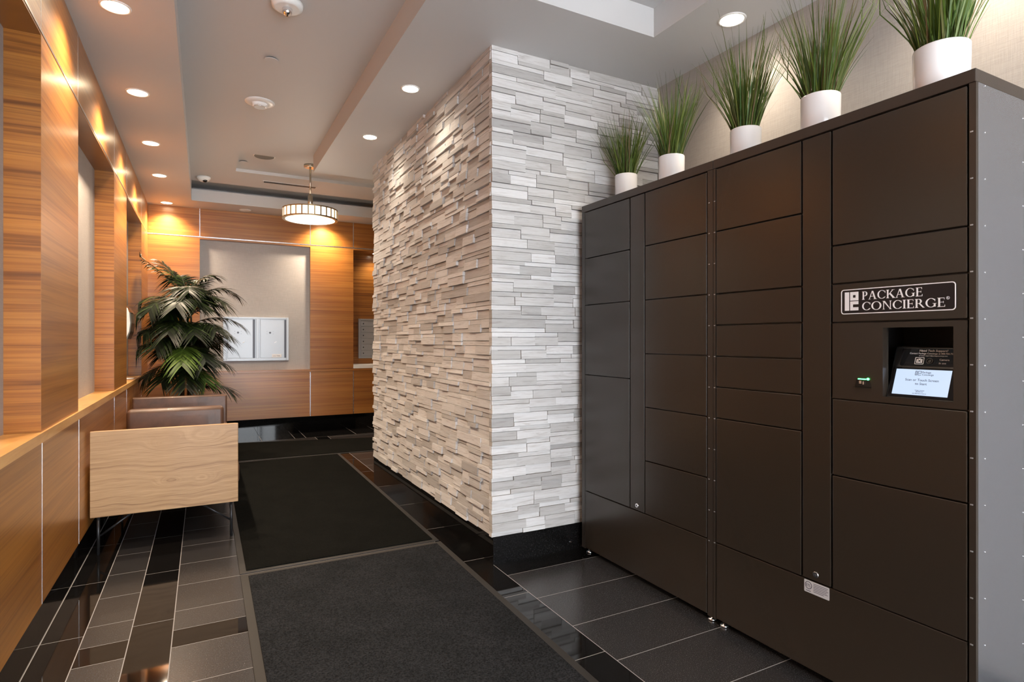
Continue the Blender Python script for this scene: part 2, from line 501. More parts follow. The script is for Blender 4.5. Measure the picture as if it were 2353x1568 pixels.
# ------------------------------------------------------------------ stone block
st = MB()
rs = random.Random(21)
NROW = 36
def jog_line(lo, hi):
    out = []; x = lo; v = rs.random() < .5
    while x < hi:
        e = x + rs.uniform(.10, .42)
        if hi - e < .08: e = hi
        out.append((x, e, rs.uniform(.62, .70) if v else rs.uniform(.30, .38)))
        v = not v if rs.random() < .8 else v; x = e
    return out
def stone_face(face, lo, hi):
    """split stone laid in straight bands, each cut by a joint that steps up and down; every block its own island"""
    hr = (ZC - ZB) / NROW
    def block(a, b, z0, z1, p):
        gp = .0007; z0 += .0018; z1 -= .0003
        if face == 'L':      # faces split with a slight outward lean towards the lower edge
            ln = rs.uniform(.001, .005)
            st.prism([(XS + .03, a + gp, z0), (XS - p - ln, a + gp, z0), (XS - p, a + gp, z1), (XS + .03, a + gp, z1)], (0, b - a - 2 * gp, 0))
        else:
            ln = rs.uniform(.0, .003)
            st.prism([(a + gp, YS + .03, z1), (a + gp, YS - p, z1), (a + gp, YS - p - ln, z0), (a + gp, YS + .03, z0)], (b - a - 2 * gp, 0, 0))
    lv = (0.0, .004, .009, .015) if face == 'L' else (.0, .003, .006, .009)
    for r in range(NROW):
        za, zb = ZB + r * hr, ZB + (r + 1) * hr
        line = jog_line(lo, hi)
        for half in (0, 1):
            i = 0; prev = -1
            while i < len(line):
                a, b, v = line[i]
                k = [q for q in lv if q != prev]; p = rs.choice(k); prev = p
                zm = za + hr * v
                z0, z1 = (za, zm) if half == 0 else (zm, zb)
                if b - a > .26 and rs.random() < .7:
                    m = a + (b - a) * rs.uniform(.35, .65)
                    block(a, m, z0, z1, p); p = rs.choice([q for q in lv if q != p]); prev = p; block(m, b, z0, z1, p)
                else: block(a, b, z0, z1, p)
                i += 1
stone_face('L', YS + .010, YE); stone_face('N', XS - .014, XR)
st.mat(1).box(XS + .025, XR, YS + .02, YE - .002, 0, ZC)
struct('wall_stone', st, [M['stone'], M['black']])
b_ = MB()
ys = [YS - .004, 2.953, 3.565, 4.178, 4.79, YE]
for a, b in zip(ys, ys[1:]): b_.box(XS - .004, XS + .02, a + .0008, b - .0008, 0, ZB - .001)
b_.box(XS - .003, XR, YS - .004, YS + .018, 0, ZB - .001)
struct('baseboard_stone', b_, M['tile_black'])

# ------------------------------------------------------------------ right wall, front wall, ceiling
struct('wall_right', MB().box(XR, XR + .1, YF, YB + .5, 0, 3.1), M['linen'])
w = MB()
w.box(-.8, XR + .1, YF - .12, YF, 2.55, 3.1)
w.box(-.8, -.50, YF - .12, YF, 0, 2.55); w.box(2.48, XR + .1, YF - .12, YF, 0, 2.55)
struct('wall_front', w, M['paint'])
w = MB()
for x in (-.50, .49, 1.48, 2.43): w.box(x, x + .05, YF - .09, YF - .03, 0, 2.55)
w.box(-.50, 2.48, YF - .09, YF - .03, 2.50, 2.55); w.box(-.50, 2.48, YF - .09, YF - .03, 0, .08)
struct('window_1', w, M['alu'])

c = MB()
BX, TY = .924, 5.789
RX0, RX1, RY0, RY1 = 1.22, 2.103, -1.2, 2.367
def slab(x0, x1, y0, y1, z): c.box(x0, x1, y0, y1, z, 3.16)
slab(-.72, -.123, YF, 7.6, ZC)                       # soffit over the timber wall
slab(BX, RX0, YF, TY, ZC); slab(RX1, XR + .1, YF, TY, ZC)
slab(RX0, RX1, RY1, TY, ZC); slab(RX0, RX1, YF, RY0, ZC)
slab(-.123, BX, YF, -1.6, ZC)
c.box(-.72, -.123, 7.6, 7.62, ZC, ZC + .02); c.box(-.72, XR + .1, 7.62, 8.7, ZC, ZC + .02)         # soffit along the end wall
c.box(-.123, XR + .1, 7.6, 7.62, ZC, 2.957)          # upstand of the cove
c.mat(1)
def top(x0, x1, y0, y1, z): c.box(x0, x1, y0, y1, z, 3.16)
HX0, HX1, HY0, HY1 = .295, 2.4, 6.01, 6.70           # shallow recess
top(-.123, BX, -1.6, HY0, ZT)
top(BX, XR + .1, TY, HY0, ZT)
top(-.123, HX0, HY0, HY1, ZT); top(HX1, XR + .1, HY0, HY1, ZT)
top(-.123, XR + .1, HY1, 7.30, ZT)
top(HX0, HX1, HY0, HY1, ZT + .032)
top(-.123, XR + .1, 7.30, 8.7, 3.05)
top(RX0, RX1, RY0, RY1, 2.974)
c.box(-.72, XR + .1, 7.95, 8.7, ZC + .02, 3.05)
c.box(-.78, -.123, 7.6, 8.7, 3.05, 3.16); c.box(-.78, -.143, 7.6, 7.95, ZC + .02, 3.05)
struct('ceiling', c, [M['paint'], M['paint']])

# ------------------------------------------------------------------ downlights
def downlight(loc, power, colour, lens, label, r=.066, group='recessed downlights', lit=True):
    t = thing('recessed_downlight', loc, label, 'downlight', group)
    x, y, z = loc
    MB().lathe(loc, [(r * .84, -.0015), (r * .88, -.005), (r, -.004), (r * 1.03, 0)], 40, cap=False).build('trim_ring', M['white'], t)
    MB().lathe(loc, [(r * .86, -.0022), (r * .86, -.0008)], 40).build('lens', lens, t)
    if lit:
        ld = bpy.data.lights.new('lamp_light', 'SPOT'); ld.energy = power; ld.color = colour
        ld.spot_size = R(132); ld.spot_blend = 1.0; ld.shadow_soft_size = .045
        lo = bpy.data.objects.new('lamp_light', ld); col.objects.link(lo); lo.parent = t; lo.location = (0, 0, -.02)
    return t
warm = [(-.375, 3.36, 'lit downlight nearest the camera over the timber wall, cut by the photo top'),
        (-.378, 4.458, 'second lit downlight along the timber wall, above the first full pier'),
        (-.380, 5.553, 'third lit downlight along the timber wall, above the middle niche end'),
        (-.380, 6.60, 'fourth lit downlight along the timber wall, second from the far corner'),
        (-.381, 7.871, 'lit downlight in the far left corner over the palm')]
d0 = downlight((warm[0][0], warm[0][1], ZC), P_LEFT, WARM, M['lens_warm'], warm[0][2])
for x, y, lb in warm[1:]: dup(d0, (x, y, ZC), lb)
dup(d0, (1.40, 7.871, ZC), 'lit downlight at the end wall, peeking out behind the round pendant')
dup(d0, (-.375, 1.9, ZC), 'lit downlight over the timber wall behind the photo top edge')
downlight((.45, 7.867, ZC), 0, WARM, M['white'], 'unlit downlight in the end soffit above the grey wall panel', lit=False)
s0 = downlight((1.163, 3.576, ZC), P_STONE, SOFT, M['lens'], 'lit downlight nearest the camera in the beam by the stone wall', r=.058)
dup(s0, (1.158, 4.576, ZC), 'lit downlight farther along the beam by the stone wall')
k0 = downlight((2.331, 2.053, ZC), P_LOCK, SOFT, M['lens'], 'lit downlight over the lockers beside the grass pots', r=.066)
dup(k0, (2.331, 1.02, ZC), 'lit downlight over the near locker above the photo top edge')
dup(k0, (2.331, -.2, ZC), 'lit downlight over the right wall behind the camera')
n0 = downlight((2.15, YB + .2, 2.452), 16.0, SOFT, M['lens'], 'small lit downlight in the timber mail niche behind the stone wall', r=.035)

# ------------------------------------------------------------------ pendant
px, py = .965, 6.233
zc_ = ZT + .032
pt = thing('pendant_lamp', (px, py, 2.45), 'round drum pendant with lit opal panels and brass ribs on a nickel rod', 'lamp')
MB().lathe((px, py, zc_), [(.050, -.030), (.062, -.026), (.064, 0)], 32).build('canopy', M['nickel'], pt)
MB().tube([(px, py, zc_ - .02), (px, py, 2.70)], .009, 12).build('rod', M['nickel'], pt)
MB().lathe((px, py, 2.55), [(.026, .01), (.024, .15), (.012, .155)], 20).build('coupling', M['nickel'], pt)
RD = .270
MB().lathe((px, py, 2.45), [(RD - .006, .012), (RD - .006, .096)], 64).build('drum_shade', M['opal'], pt)
MB().lathe((px, py, 2.45), [(RD - .03, -.0005), (RD - .03, .004)], 64).build('diffuser', M['opal_low'], pt)
fr = MB()
for z0, z1 in ((0, .013), (.095, .106)):
    fr.lathe((px, py, 2.45), [(RD - .032, z0), (RD, z0), (RD, z1), (RD - .032, z1), (RD - .032, z0)], 64, cap=False, smooth=False)
fr.build('hoop_frame', M['brass'], pt)
rib0 = None
for k in range(28):
    a = 2 * math.pi * k / 28
    if rib0 is None:
        rib0 = MB().box(px + RD - .010, px + RD + .001, py - .0055, py + .0055, 2.462, 2.546).build('rib', M['brass'], pt)
    else:
        rb = rib0.copy(); col.objects.link(rb); rb.rotation_euler = (0, 0, a)
ld = bpy.data.lights.new('lamp_light', 'POINT'); ld.energy = P_PEND; ld.color = SOFT; ld.shadow_soft_size = .2
lo = bpy.data.objects.new('lamp_light', ld); col.objects.link(lo); lo.parent = pt; lo.location = (0, 0, -.24)

# ------------------------------------------------------------------ small ceiling things
x, y = .386, 3.236
t = thing('fire_strobe', (x, y, ZT), 'white round fire strobe with chrome reflector, cut by the photo top edge', 'fire alarm')
MB().lathe((x, y, ZT), [(.060, -.030), (.076, -.022), (.080, 0)], 40).build('housing', M['white'], t)
MB().lathe((x, y, ZT - .028), [(.004, -.040), (.017, -.034), (.024, -.020), (.026, 0)], 24).build('strobe_lens', M['chrome'], t)
frm = [frame_mat((x - .048, y + .018, ZT - .0290), (.75, .66, 0), (.66, -.75, 0)), frame_mat((x + .046, y + .012, ZT - .0290), (.8, -.6, 0), (-.6, -.8, 0))]
for f_ in frm: text_mb([('FIRE', f_, 0, 0, .012, 'C', .04)]).build('fire_lettering', M['red'], t)
def cap(x, y, z, r, label):
    t = thing('sprinkler_cover', (x, y, z), label, 'sprinkler cover', 'concealed sprinkler covers')
    MB().lathe((x, y, z), [(r, -.012), (r + .001, -.010), (r + .001, -.008)], 36).build('cover_plate', M['paint'], t)
    MB().lathe((x, y, z), [(r - .010, -.009), (r - .008, 0)], 36).build('shadow_ring', M['black'], t)
cap(.373, 3.919, ZT, .040, 'flat round sprinkler cover on the open tray ceiling behind the fire strobe')
cap(.354, 6.404, ZT + .032, .040, 'flat round sprinkler cover in the recess beside the speaker')
x, y = .367, 4.674
t = thing('eyeball_downlight', (x, y, ZT), 'unlit white eyeball spotlight in the middle of the tray ceiling', 'ceiling light')
MB().lathe((x, y, ZT), [(.062, -.014), (.078, -.013), (.100, -.006), (.104, 0)], 40).build('trim_ring', M['white'], t)
MB().lathe((x, y, ZT - .012), [(.044, -.026), (.049, -.022), (.055, -.010), (.058, 0)], 36).build('eyeball', M['white'], t)
MB().lathe((x, y, ZT - .038), [(.040, -.0015), (.043, 0)], 36).build('reflector', M['chrome'], t)
x, y = .520, 6.125
t = thing('ceiling_speaker', (x, y, ZT + .032), 'round grey ceiling speaker in the shallow recess left of the pendant', 'speaker')
MB().lathe((x, y, ZT + .032), [(.091, -.008), (.099, -.007), (.102, 0)], 44).build('rim', M['white'], t)
MB().lathe((x, y, ZT + .032), [(.090, -.0095), (.090, -.004)], 44).build('grille', plain('speaker_grille', (.22, .22, .21), .6, bump=(900, .6, .002)), t)
x, y = 0.0, 7.102
t = thing('dome_camera', (x, y, ZT), 'small white dome camera with black lens in the tray corner', 'security camera')
MB().lathe((x, y, ZT), [(.030, -.050), (.052, -.036), (.066, -.016), (.068, 0)], 36).build('dome_housing', M['white'], t)
MB().lathe((x + .012, y - .022, ZT - .040), [(.003, -.022), (.016, -.018), (.024, -.006), (.025, .006)], 24).build('lens', M['darkglass'], t)
t = thing('slot_diffuser', (.864, 6.985, ZT), 'long black two-slot air diffuser in the ceiling behind the pendant rod', 'air vent')
MB().box(.575, 1.153, 6.945, 7.025, ZT - .004, ZT).build('frame', M['paint'], t)
MB().box(.590, 1.138, 6.958, 6.980, ZT - .006, ZT - .002).box(.590, 1.138, 6.990, 7.012, ZT - .006, ZT - .002).build('slots', M['black'], t)

# ------------------------------------------------------------------ mats
def mat_obj(name, quad, z, edge, pile, rub, label):
    t = thing(name, (sum(p[0] for p in quad) / 4, sum(p[1] for p in quad) / 4, 0), label, 'floor mat', 'entrance mats')
    MB().prism([(x, y, 0.0005) for x, y in quad], (0, 0, .004)).build('rubber_border', rub, t, .0015)
    cx, cy = t.location.x, t.location.y
    q = []
    for x, y in quad:
        q.append((x + (edge if x < cx else -edge), y + (edge if y < cy else -edge)))
    MB().prism([(x, y, .003) for x, y in q], (0, 0, z)).build('pile', pile, t, .003)
mat_obj('floor_mat', [(.150, -.35), (1.215, -.35), (1.265, 3.312), (.167, 3.312)], .007, .036, M['mat_near'], M['rubber'], 'near charcoal mat at the bottom of the photo with a brown-grey rubber edge')
mat_obj('floor_mat', [(.166, 3.330), (1.264, 3.330), (1.290, 6.375), (.170, 6.375)], .007, .032, M['mat_far'], M['rubber_dark'], 'middle black mat running beside the sofa and the stone wall')
mat_obj('floor_mat', [(-.12, 6.45), (2.35, 6.34), (2.35, 7.14), (-.12, 7.69)], .007, .025, M['mat_far'], M['rubber_dark'], 'far black mat lying crosswise before the end wall')

# ------------------------------------------------------------------ lockers
XL = 1.926; XB = 2.53; ZL = 1.990; Z0 = .030
def lk(y, z, x=XL): return frame_mat((x, y, z), (0, -1, 0), (0, 0, 1))
def leveling_foot(y, x, t):
    MB().lathe((x, y, 0), [(.018, 0), (.018, .008), (.008, .010), (.008, Z0 + .002)], 18).build('leveling_foot', M['alu'], t)
def door(t, y0, y1, z0, z1, name='locker_door', hole=None, m='bronze'):
    e = .0022
    y0 += e; y1 -= e; z0 += e; z1 -= e
    mb = MB()
    if hole:
        a, b, c_, d = hole
        for q in ((y0, a, z0, z1), (b, y1, z0, z1), (a, b, z0, c_), (a, b, d, z1)): mb.box(XL, XL + .020, *q)
        return mb.build(name, M[m], t)
    mb.box(XL, XL + .020, y0, y1, z0, z1)
    return mb.build(name, M[m], t, .002)
def cam_lock(t, y, z):
    o = MB().lathe((XL, y, z), [(.0095, -.004), (.011, -.002), (.011, .002)], 24, axis='x').build('lock', M['chrome'], t)
    MB().lathe((XL - .004, y, z), [(.004, -.001), (.005, 0)], 16, axis='x').build('keyhole', M['silver_dark'], o)
def cabinet(y0, y1, label, posts, dl, strip, dr, zl, zr, lock, pins, hole=None):
    t = thing('parcel_locker', ((XL + XB) / 2, (y0 + y1) / 2, 0), label, 'locker', 'parcel lockers along the right wall')
    mb = MB()
    mb.box(XL + .03, XB, y1 - .012, y1, Z0, 1.95)
    mb.box(XB - .012, XB, y0 + .002, y1 - .012, Z0, 1.95)
    mb.box(XL + .03, XB - .012, y0 + .002, y1 - .012, Z0, Z0 + .012)
    for a, b in posts: mb.box(XL + .001, XL + .03, a, b, Z0, 1.951)
    fa, fb = posts[0][0], posts[-1][1]
    if hole:
        a, b, c_, d = hole
        for q in ((y0, a, Z0, 1.95), (b, y1, Z0, 1.95), (a, b, Z0, c_), (a, b, d, 1.95)): mb.box(XL + .021, XL + .031, *q)
    else: mb.box(XL + .021, XL + .031, y0, y1, Z0, 1.95)
    mb.build('carcass', M['bronze_edge'], t)
    MB().box(XL - .001, XB, y0, y1, 1.952, ZL).build('top_cap', M['bronze_rough'], t, .002)
    door(t, dr[0], dl[1], Z0 + .004, zl[-1], 'base_panel')
    door(t, strip[0], strip[1], zl[-1], 1.949, 'lock_strip')
    for a, b in zip(zl, zl[1:]): door(t, dl[0], dl[1], b, a)
    cam_lock(t, *lock)
    for y in (y0 + .035, y1 - .030):
        leveling_foot(y, XL + .035, t); leveling_foot(y, XB - .05, t)
    pin0 = None
    for py_ in pins:
        for k in range(1, 13):
            z = 1.945 - k * .1325
            if z < .34: continue
            if pin0 is None: pin0 = MB().box(XL - .0005, XL + .004, py_ - .004, py_ + .003, z - .0018, z + .0018).build('hinge_pin', M['silver'], t); zz = z; yy = py_
            else:
                p = pin0.copy(); col.objects.link(p); p.location = (0, py_ - yy, z - zz)
    return t
ZLA = [1.949, 1.684, 1.419, 1.023, .361]
ta = cabinet(1.7985, 2.775, 'far parcel locker of the two, against the stone wall, ten plain bronze doors', [(1.7985, 1.829), (2.745, 2.775)],
             (2.350, 2.744), (2.236, 2.346), (1.832, 2.233), ZLA, None, (2.291, .388), [1.820])
for a, b in zip([1.949, 1.6845, 1.418, 1.153, .889, .624], [1.6845, 1.418, 1.153, .889, .624, .361]): door(ta, 1.832, 2.233, b, a)
HOLE = (.894, 1.093, 1.039, 1.260)
tb = cabinet(.838, 1.796, 'near parcel locker of the two, with white-lettered sign and touch screen', [(.838, .855), (1.784, 1.796)],
             (1.381, 1.782), (1.267, 1.378), (.858, 1.264), [1.949, 1.682, 1.416, 1.2835, 1.1515, 1.021, .889, .358], None, (1.324, .384), [.849, 1.790], HOLE)
for z0, z1 in ((1.546, 1.949), (1.413, 1.546), (.753, 1.018), (.357, .753)): door(tb, .858, 1.264, z0, z1)
door(tb, .858, 1.264, 1.280, 1.413, 'sign_panel')
door(tb, .858, 1.264, 1.018, 1.280, 'kiosk_panel', HOLE)
sp = MB().box(XL + .012, XB - .02, .8375, .842, Z0, 1.9515).build('side_panel', M['side'], tb); sp['label'] = 'smooth grey steel side panel'
r0 = None
for x in (1.976, 2.206, 2.45):
    for k in range(13):
        z = 1.948 - k * .1335 - (.052 if x > 2 else 0)
        if r0 is None: r0 = MB().lathe((x, .8375, z), [(.0022, -.0012), (.0030, 0)], 12, axis='y').build('rivet', M['alu'], sp); ax, az = x, z
        else:
            q = r0.copy(); col.objects.link(q); q.location = (x - ax, 0, z - az)

# the sign plate
F = lk(1.2305, 1.307)           # lower left corner, x runs to the right as one reads
SW, SH = .3445, .0845
sg = flat(MB(), F, round_rect(0, SW, 0, SH, .010), .0015).build('sign_plate', plain('black_sign_plate', (.006, .005, .007), .45), tb)
sg['label'] = 'black sign reading PACKAGE CONCIERGE'
F2 = lk(1.2305, 1.307, XL - .0015)
ring(MB(), F2, round_rect(0.0005, SW - .0005, .0005, SH - .0005, .010), round_rect(.0033, SW - .0033, .0033, SH - .0033, .0075)).build('sign_border', M['white_print'], sg)
lg = MB(); L0, B0, LH = .0135, .0125, .0620
lw = .0465
frect(lg, F2, L0, L0 + .0150, B0, B0 + LH)
px0, px1 = L0 + .0185, L0 + lw
m0, m1 = B0 + LH * .495, B0 + LH * .535
def hollow(x0, x1, y0, y1, a, b, c_, d):
    frect(lg, F2, x0, a, y0, y1); frect(lg, F2, b, x1, y0, y1); frect(lg, F2, a, b, y0, c_); frect(lg, F2, a, b, d, y1)
hollow(px0, px1, m1, B0 + LH, px0 + .0095, px1 - .0095, m1 + .0095, B0 + LH - .0105)
frect(lg, F2, px0, px0 + .0095, B0, m0); frect(lg, F2, px0 + .0095, px1, B0, B0 + .0105); frect(lg, F2, px0 + .0095, px1, m0 - .0105, m0)
lg.build('sign_logo', M['white_print'], sg)

# serif capitals drawn stroke by stroke (unit cap height)
T_, t_ = .155, .055
def g_rect(x0, x1, y0, y1): return [[(x0, y0), (x1, y0), (x1, y1), (x0, y1)]]
def g_stem(x, y0=0, y1=1, w=T_, s=.075):
    out = g_rect(x, x + w, y0, y1)
    if y0 == 0: out += [[(x - s, 0), (x + w + s, 0), (x + w + s, .03), (x + w, .07), (x, .07), (x - s, .03)]]
    if y1 == 1: out += [[(x - s, .97), (x, .93), (x + w, .93), (x + w + s, .97), (x + w + s, 1), (x - s, 1)]]
    return out
def g_arc(cx, cy, rx, ry, a0, a1, T=T_, t=t_, n=18):
    out = []
    for k in range(n):
        q = []
        for a, inn in ((a0 + (a1 - a0) * k / n, 0), (a0 + (a1 - a0) * (k + 1) / n, 0), (a0 + (a1 - a0) * (k + 1) / n, 1), (a0 + (a1 - a0) * k / n, 1)):
            a = R(a); q.append((cx + (rx - T * inn) * math.cos(a), cy + (ry - t * inn) * math.sin(a)))
        out.append(q)
    return out
def g_diag(x0, y0, x1, y1, w): return [[(x0, y0), (x0 + w, y0), (x1 + w, y1), (x1, y1)]]
def glyph(ch):
    if ch == 'P': return g_stem(.08) + g_rect(.2, .34, .945, 1) + g_rect(.2, .34, .43, .485) + g_arc(.34, .715, .27, .285, -90, 90), .66
    if ch == 'R': return g_stem(.08) + g_rect(.2, .36, .945, 1) + g_rect(.2, .36, .46, .51) + g_arc(.36, .73, .26, .27, -90, 90) + [[(.34, .49), (.50, .49), (.82, .05), (.90, 0), (.70, 0)]], .86
    if ch == 'A': return g_diag(.07, 0, .39, 1, .065) + g_diag(.66, 0, .36, 1, .17) + g_rect(.22, .70, .33, .385) + g_rect(0, .24, 0, .035) + g_rect(.56, .93, 0, .035), .90
    if ch == 'C': return g_arc(.50, .5, .47, .51, 42, 318) + g_rect(.815, .86, .66, .90) + g_rect(.82, .85, .15, .26), .90
    if ch == 'G': return g_arc(.50, .5, .47, .51, 42, 318) + g_rect(.815, .86, .66, .90) + g_stem(.74, .06, .42) + g_rect(.64, .97, .40, .44), .98
    if ch == 'O': return g_arc(.52, .5, .50, .51, 0, 360, n=32), 1.05
    if ch == 'E': return g_stem(.08) + g_rect(.2, .60, .945, 1) + g_rect(.2, .64, 0, .055) + g_rect(.2, .52, .485, .54) + g_rect(.565, .60, .80, 1) + g_rect(.605, .645, 0, .22) + g_rect(.49, .525, .40, .62), .68
    if ch == 'I': return g_stem(.08), .32
    if ch == 'N': return g_stem(.10, w=.065) + g_stem(.76, w=.065) + [[(.06, 1), (.25, 1), (.82, 0), (.77, 0)]], .93
    if ch == 'K': return g_stem(.08) + [[(.22, .42), (.29, .42), (.76, 1), (.66, 1)], [(.30, .54), (.45, .60), (.92, 0), (.70, 0)]] + g_rect(.55, .86, .965, 1) + g_rect(.62, .97, 0, .035), .90
    return [], .4
lt = MB()
def serif_line(word, x0, x1, yb, h):
    adv = []; tot = 0
    for ch in word: tot += glyph(ch)[1] + .055
    tot -= .055; sx = (x1 - x0) / tot; x = x0
    for ch in word:
        polys, wd = glyph(ch)
        for i, p in enumerate(polys): flat(lt, F2, [(x + a * sx, yb + b * h) for a, b in p], .0004 + .00001 * i)
        x += (wd + .055) * sx
serif_line('PACKAGE', .0715, .2560, .0465, .0270)
serif_line('CONCIERGE', .0715, .3170, .0115, .0270)
cc = [(.3235 + .0045 * math.cos(R(a)), .0370 + .0045 * math.sin(R(a))) for a in range(0, 360, 20)]
ci = [(.3235 + .0036 * math.cos(R(a)), .0370 + .0036 * math.sin(R(a))) for a in range(0, 360, 20)]
ring(lt, F2, cc, ci, .0004)
text_mb([('R', F2, .3235, .0345, .0050, 'C', .01)], lt)
lt.build('sign_lettering', M['white_print'], sg)

# kiosk: cavity, sloping housing, screen
cv = MB()
a, b, c_, d = HOLE
cv.box(XL + .205, XL + .21, a - .05, b + .05, c_ - .02, d + .02)
cv.box(XL + .021, XL + .205, a - .055, a - .050, c_ - .02, d + .02); cv.box(XL + .021, XL + .205, b + .045, b + .050, c_ - .02, d + .02)
cv.box(XL + .021, XL + .205, a - .05, b + .045, d + .012, d + .02); cv.box(XL + .021, XL + .205, a - .05, b + .045, c_ - .02, c_ - .012)
cv.build('kiosk_cavity', M['black'], tb)
sl = Vector((.029, 0, .0785)).normalized()
def slope(u, v, off=0):      # u to the right from the housing left edge, v up the slope
    n = Vector((-sl.z, 0, sl.x))
    return Vector((1.938, 1.094, 1.028)) + Vector((0, -1, 0)) * u + sl * v + n * off
FS = frame_mat(slope(0, 0), (0, -1, 0), sl)
hs = MB()
prof = [slope(0, 0), slope(0, .185), slope(0, .185) + Vector((.10, 0, 0)), slope(0, 0) + Vector((.12, 0, -.004))]
hs.prism(prof[::-1], (0, -.235, 0))
hs = hs.build('kiosk_housing', M['black_gloss'], tb, .006)
hs['label'] = 'sloping black kiosk housing behind the opening'
FSt = frame_mat(slope(0, 0, .0005), (0, -1, 0), sl)
flat(MB(), FSt, round_rect(.010, .205, .014, .112, .006), .0012).build('screen_bezel', M['darkglass'], hs)
FSu = frame_mat(slope(0, 0, .0018), (0, -1, 0), sl)
frect(MB(), FSu, .0185, .176, .0225, .106, .0006).build('touch_screen', M['screen'], hs)
FSv = frame_mat(slope(0, 0, .0026), (0, -1, 0), sl)
tx = text_mb([('Package', FSv, .096, .0945, .0058, 'L', .04), ('Concierge', FSv, .096, .0870, .0058, 'L', .04),
              ('Scan or Touch Screen', FSv, .098, .0680, .0078, 'C', .095), ('to Start', FSv, .098, .0560, .0078, 'C', .06),
              ('Package Concierge', FSv, .098, .0370, .0026, 'C', .03), ('888.988.7225', FSv, .098, .0325, .0028, 'C', .025), ('support@packageconcierge.com', FSv, .098, .0272, .0024, 'C', .04)])
frect(tx, FSv, .0760, .0775, .087, .1005, .0002); frect(tx, FSv, .0800, .0815, .087, .1005, .0002)
frect(tx, FSv, .0760, .0815, .0995, .1008, .0002); frect(tx, FSv, .0760, .0815, .0868, .0880, .0002)
for yb in (.0868, .0930, .0995): frect(tx, FSv, .0835, .0935, yb, yb + .0013, .0002)
frect(tx, FSv, .0835, .0848, .0868, .1008, .0002); frect(tx, FSv, .0922, .0935, .0935, .1008, .0002)
tx.build('screen_lettering', M['ink'], hs)
flat(MB(), FSt, round_rect(.024, .225, .118, .176, .004), .0008).build('camera_panel', M['darkglass'], hs)
tx = text_mb([('Need Tech Support?', FSu, .115, .1655, .0070, 'C', .12), ('Contact Package Concierge at 888.988.7225', FSu, .112, .1570, .0052, 'C', .158),
              ('or email: support@packageconcierge.com', FSu, .116, .1505, .0034, 'C', .12),
              ('Camera', FSu, .136, .1370, .0062, 'L', .05), ('in use', FSu, .136, .1260, .0062, 'L', .05)])
ring(tx, FSu, round_rect(.067, .093, .1235, .1465, .002), round_rect(.0685, .0915, .125, .145, .0015), .0004)
ring(tx, FSu, [(.080 + .0042 * math.cos(R(q)), .1345 + .0042 * math.sin(R(q))) for q in range(0, 360, 20)], [(.080 + .0026 * math.cos(R(q)), .1345 + .0026 * math.sin(R(q))) for q in range(0, 360, 20)], .0003)
frect(tx, FSu, .0715, .0752, .128, .1405, .0003); frect(tx, FSu, .0848, .0885, .128, .1405, .0003)
frect(tx, FSu, .0752, .0848, .128, .1302, .0003); frect(tx, FSu, .0752, .0848, .1388, .1405, .0003); frect(tx, FSu, .0765, .0835, .1405, .1425, .0003)
tx.build('support_lettering', M['white_print'], hs)
cl = MB()
ring(cl, FSu, [(.110 + .0095 * math.cos(R(q)), .1345 + .0095 * math.sin(R(q))) for q in range(0, 360, 12)], [(.110 + .0072 * math.cos(R(q)), .1345 + .0072 * math.sin(R(q))) for q in range(0, 360, 12)], .002)
flat(cl, FSu, [(.110 + .0045 * math.cos(R(q)), .1345 + .0045 * math.sin(R(q))) for q in range(0, 360, 20)], .0015)
cl.build('camera_lens', M['black_gloss'], hs)

# barcode scanner below left of the opening
sn = MB().prism([(XL - .001, 1.183, 1.063), (XL - .001, 1.128, 1.063), (XL - .001, 1.134, 1.090), (XL - .001, 1.178, 1.090)], (.004, 0, 0)).build('scanner_window', M['darkglass'], tb)
MB().prism([(XL - .001, 1.180, 1.0635), (XL - .001, 1.131, 1.0635), (XL - .016, 1.131, 1.0635), (XL - .016, 1.180, 1.0635)], (0, 0, .001)).build('scanner_lip', M['black_gloss'], sn)
MB().lathe((XL - .003, 1.139, 1.0920), [(.0015, -.003), (.0035, -.001), (.0040, .002)], 16, axis='x').build('green_light', M['led'], sn)
MB().box(XL - .002, XL, 1.146, 1.172, 1.0895, 1.0925).build('light_bar', M['led'], sn)
MB().box(XL - .006, XL - .001, 1.150, 1.154, 1.074, 1.084).box(XL - .006, XL - .001, 1.158, 1.166, 1.076, 1.086).build('sensor', M['chrome'], sn)

# approval label under the strip lock
FE = lk(1.3690, .311, XL - .0003)
et = flat(MB(), FE, round_rect(0, .0960, 0, .0440, .003), .0004).build('approval_label', M['label_grey'], tb)
FE2 = lk(1.3690, .311, XL - .0008)
tx = MB()
ring(tx, FE2, [(.017 + .0135 * math.cos(R(q)), .026 + .0135 * math.sin(R(q))) for q in range(0, 360, 12)], [(.017 + .0115 * math.cos(R(q)), .026 + .0115 * math.sin(R(q))) for q in range(0, 360, 12)], .0003)
text_mb([('ETL', FE2, .017, .0215, .0095, 'C', .018), ('Intertek', FE2, .017, .0050, .0042, 'C', .028),
        ], tx)
for k_, l_ in enumerate((.055, .052, .056, .050, .054, .040)): frect(tx, FE2, .036, .036 + l_, .0365 - k_ * .0056, .0381 - k_ * .0056, .0003)
tx.build('label_lettering', M['ink'], et)

# little white block on top
bx = MB().box(2.05, 2.10, 2.005, 2.105, ZL + .0005, ZL + .05).build('white_box', M['white_gloss'], None, .003)
tag(bx, 'small white box on the locker top between the second and third grass pots', 'box')

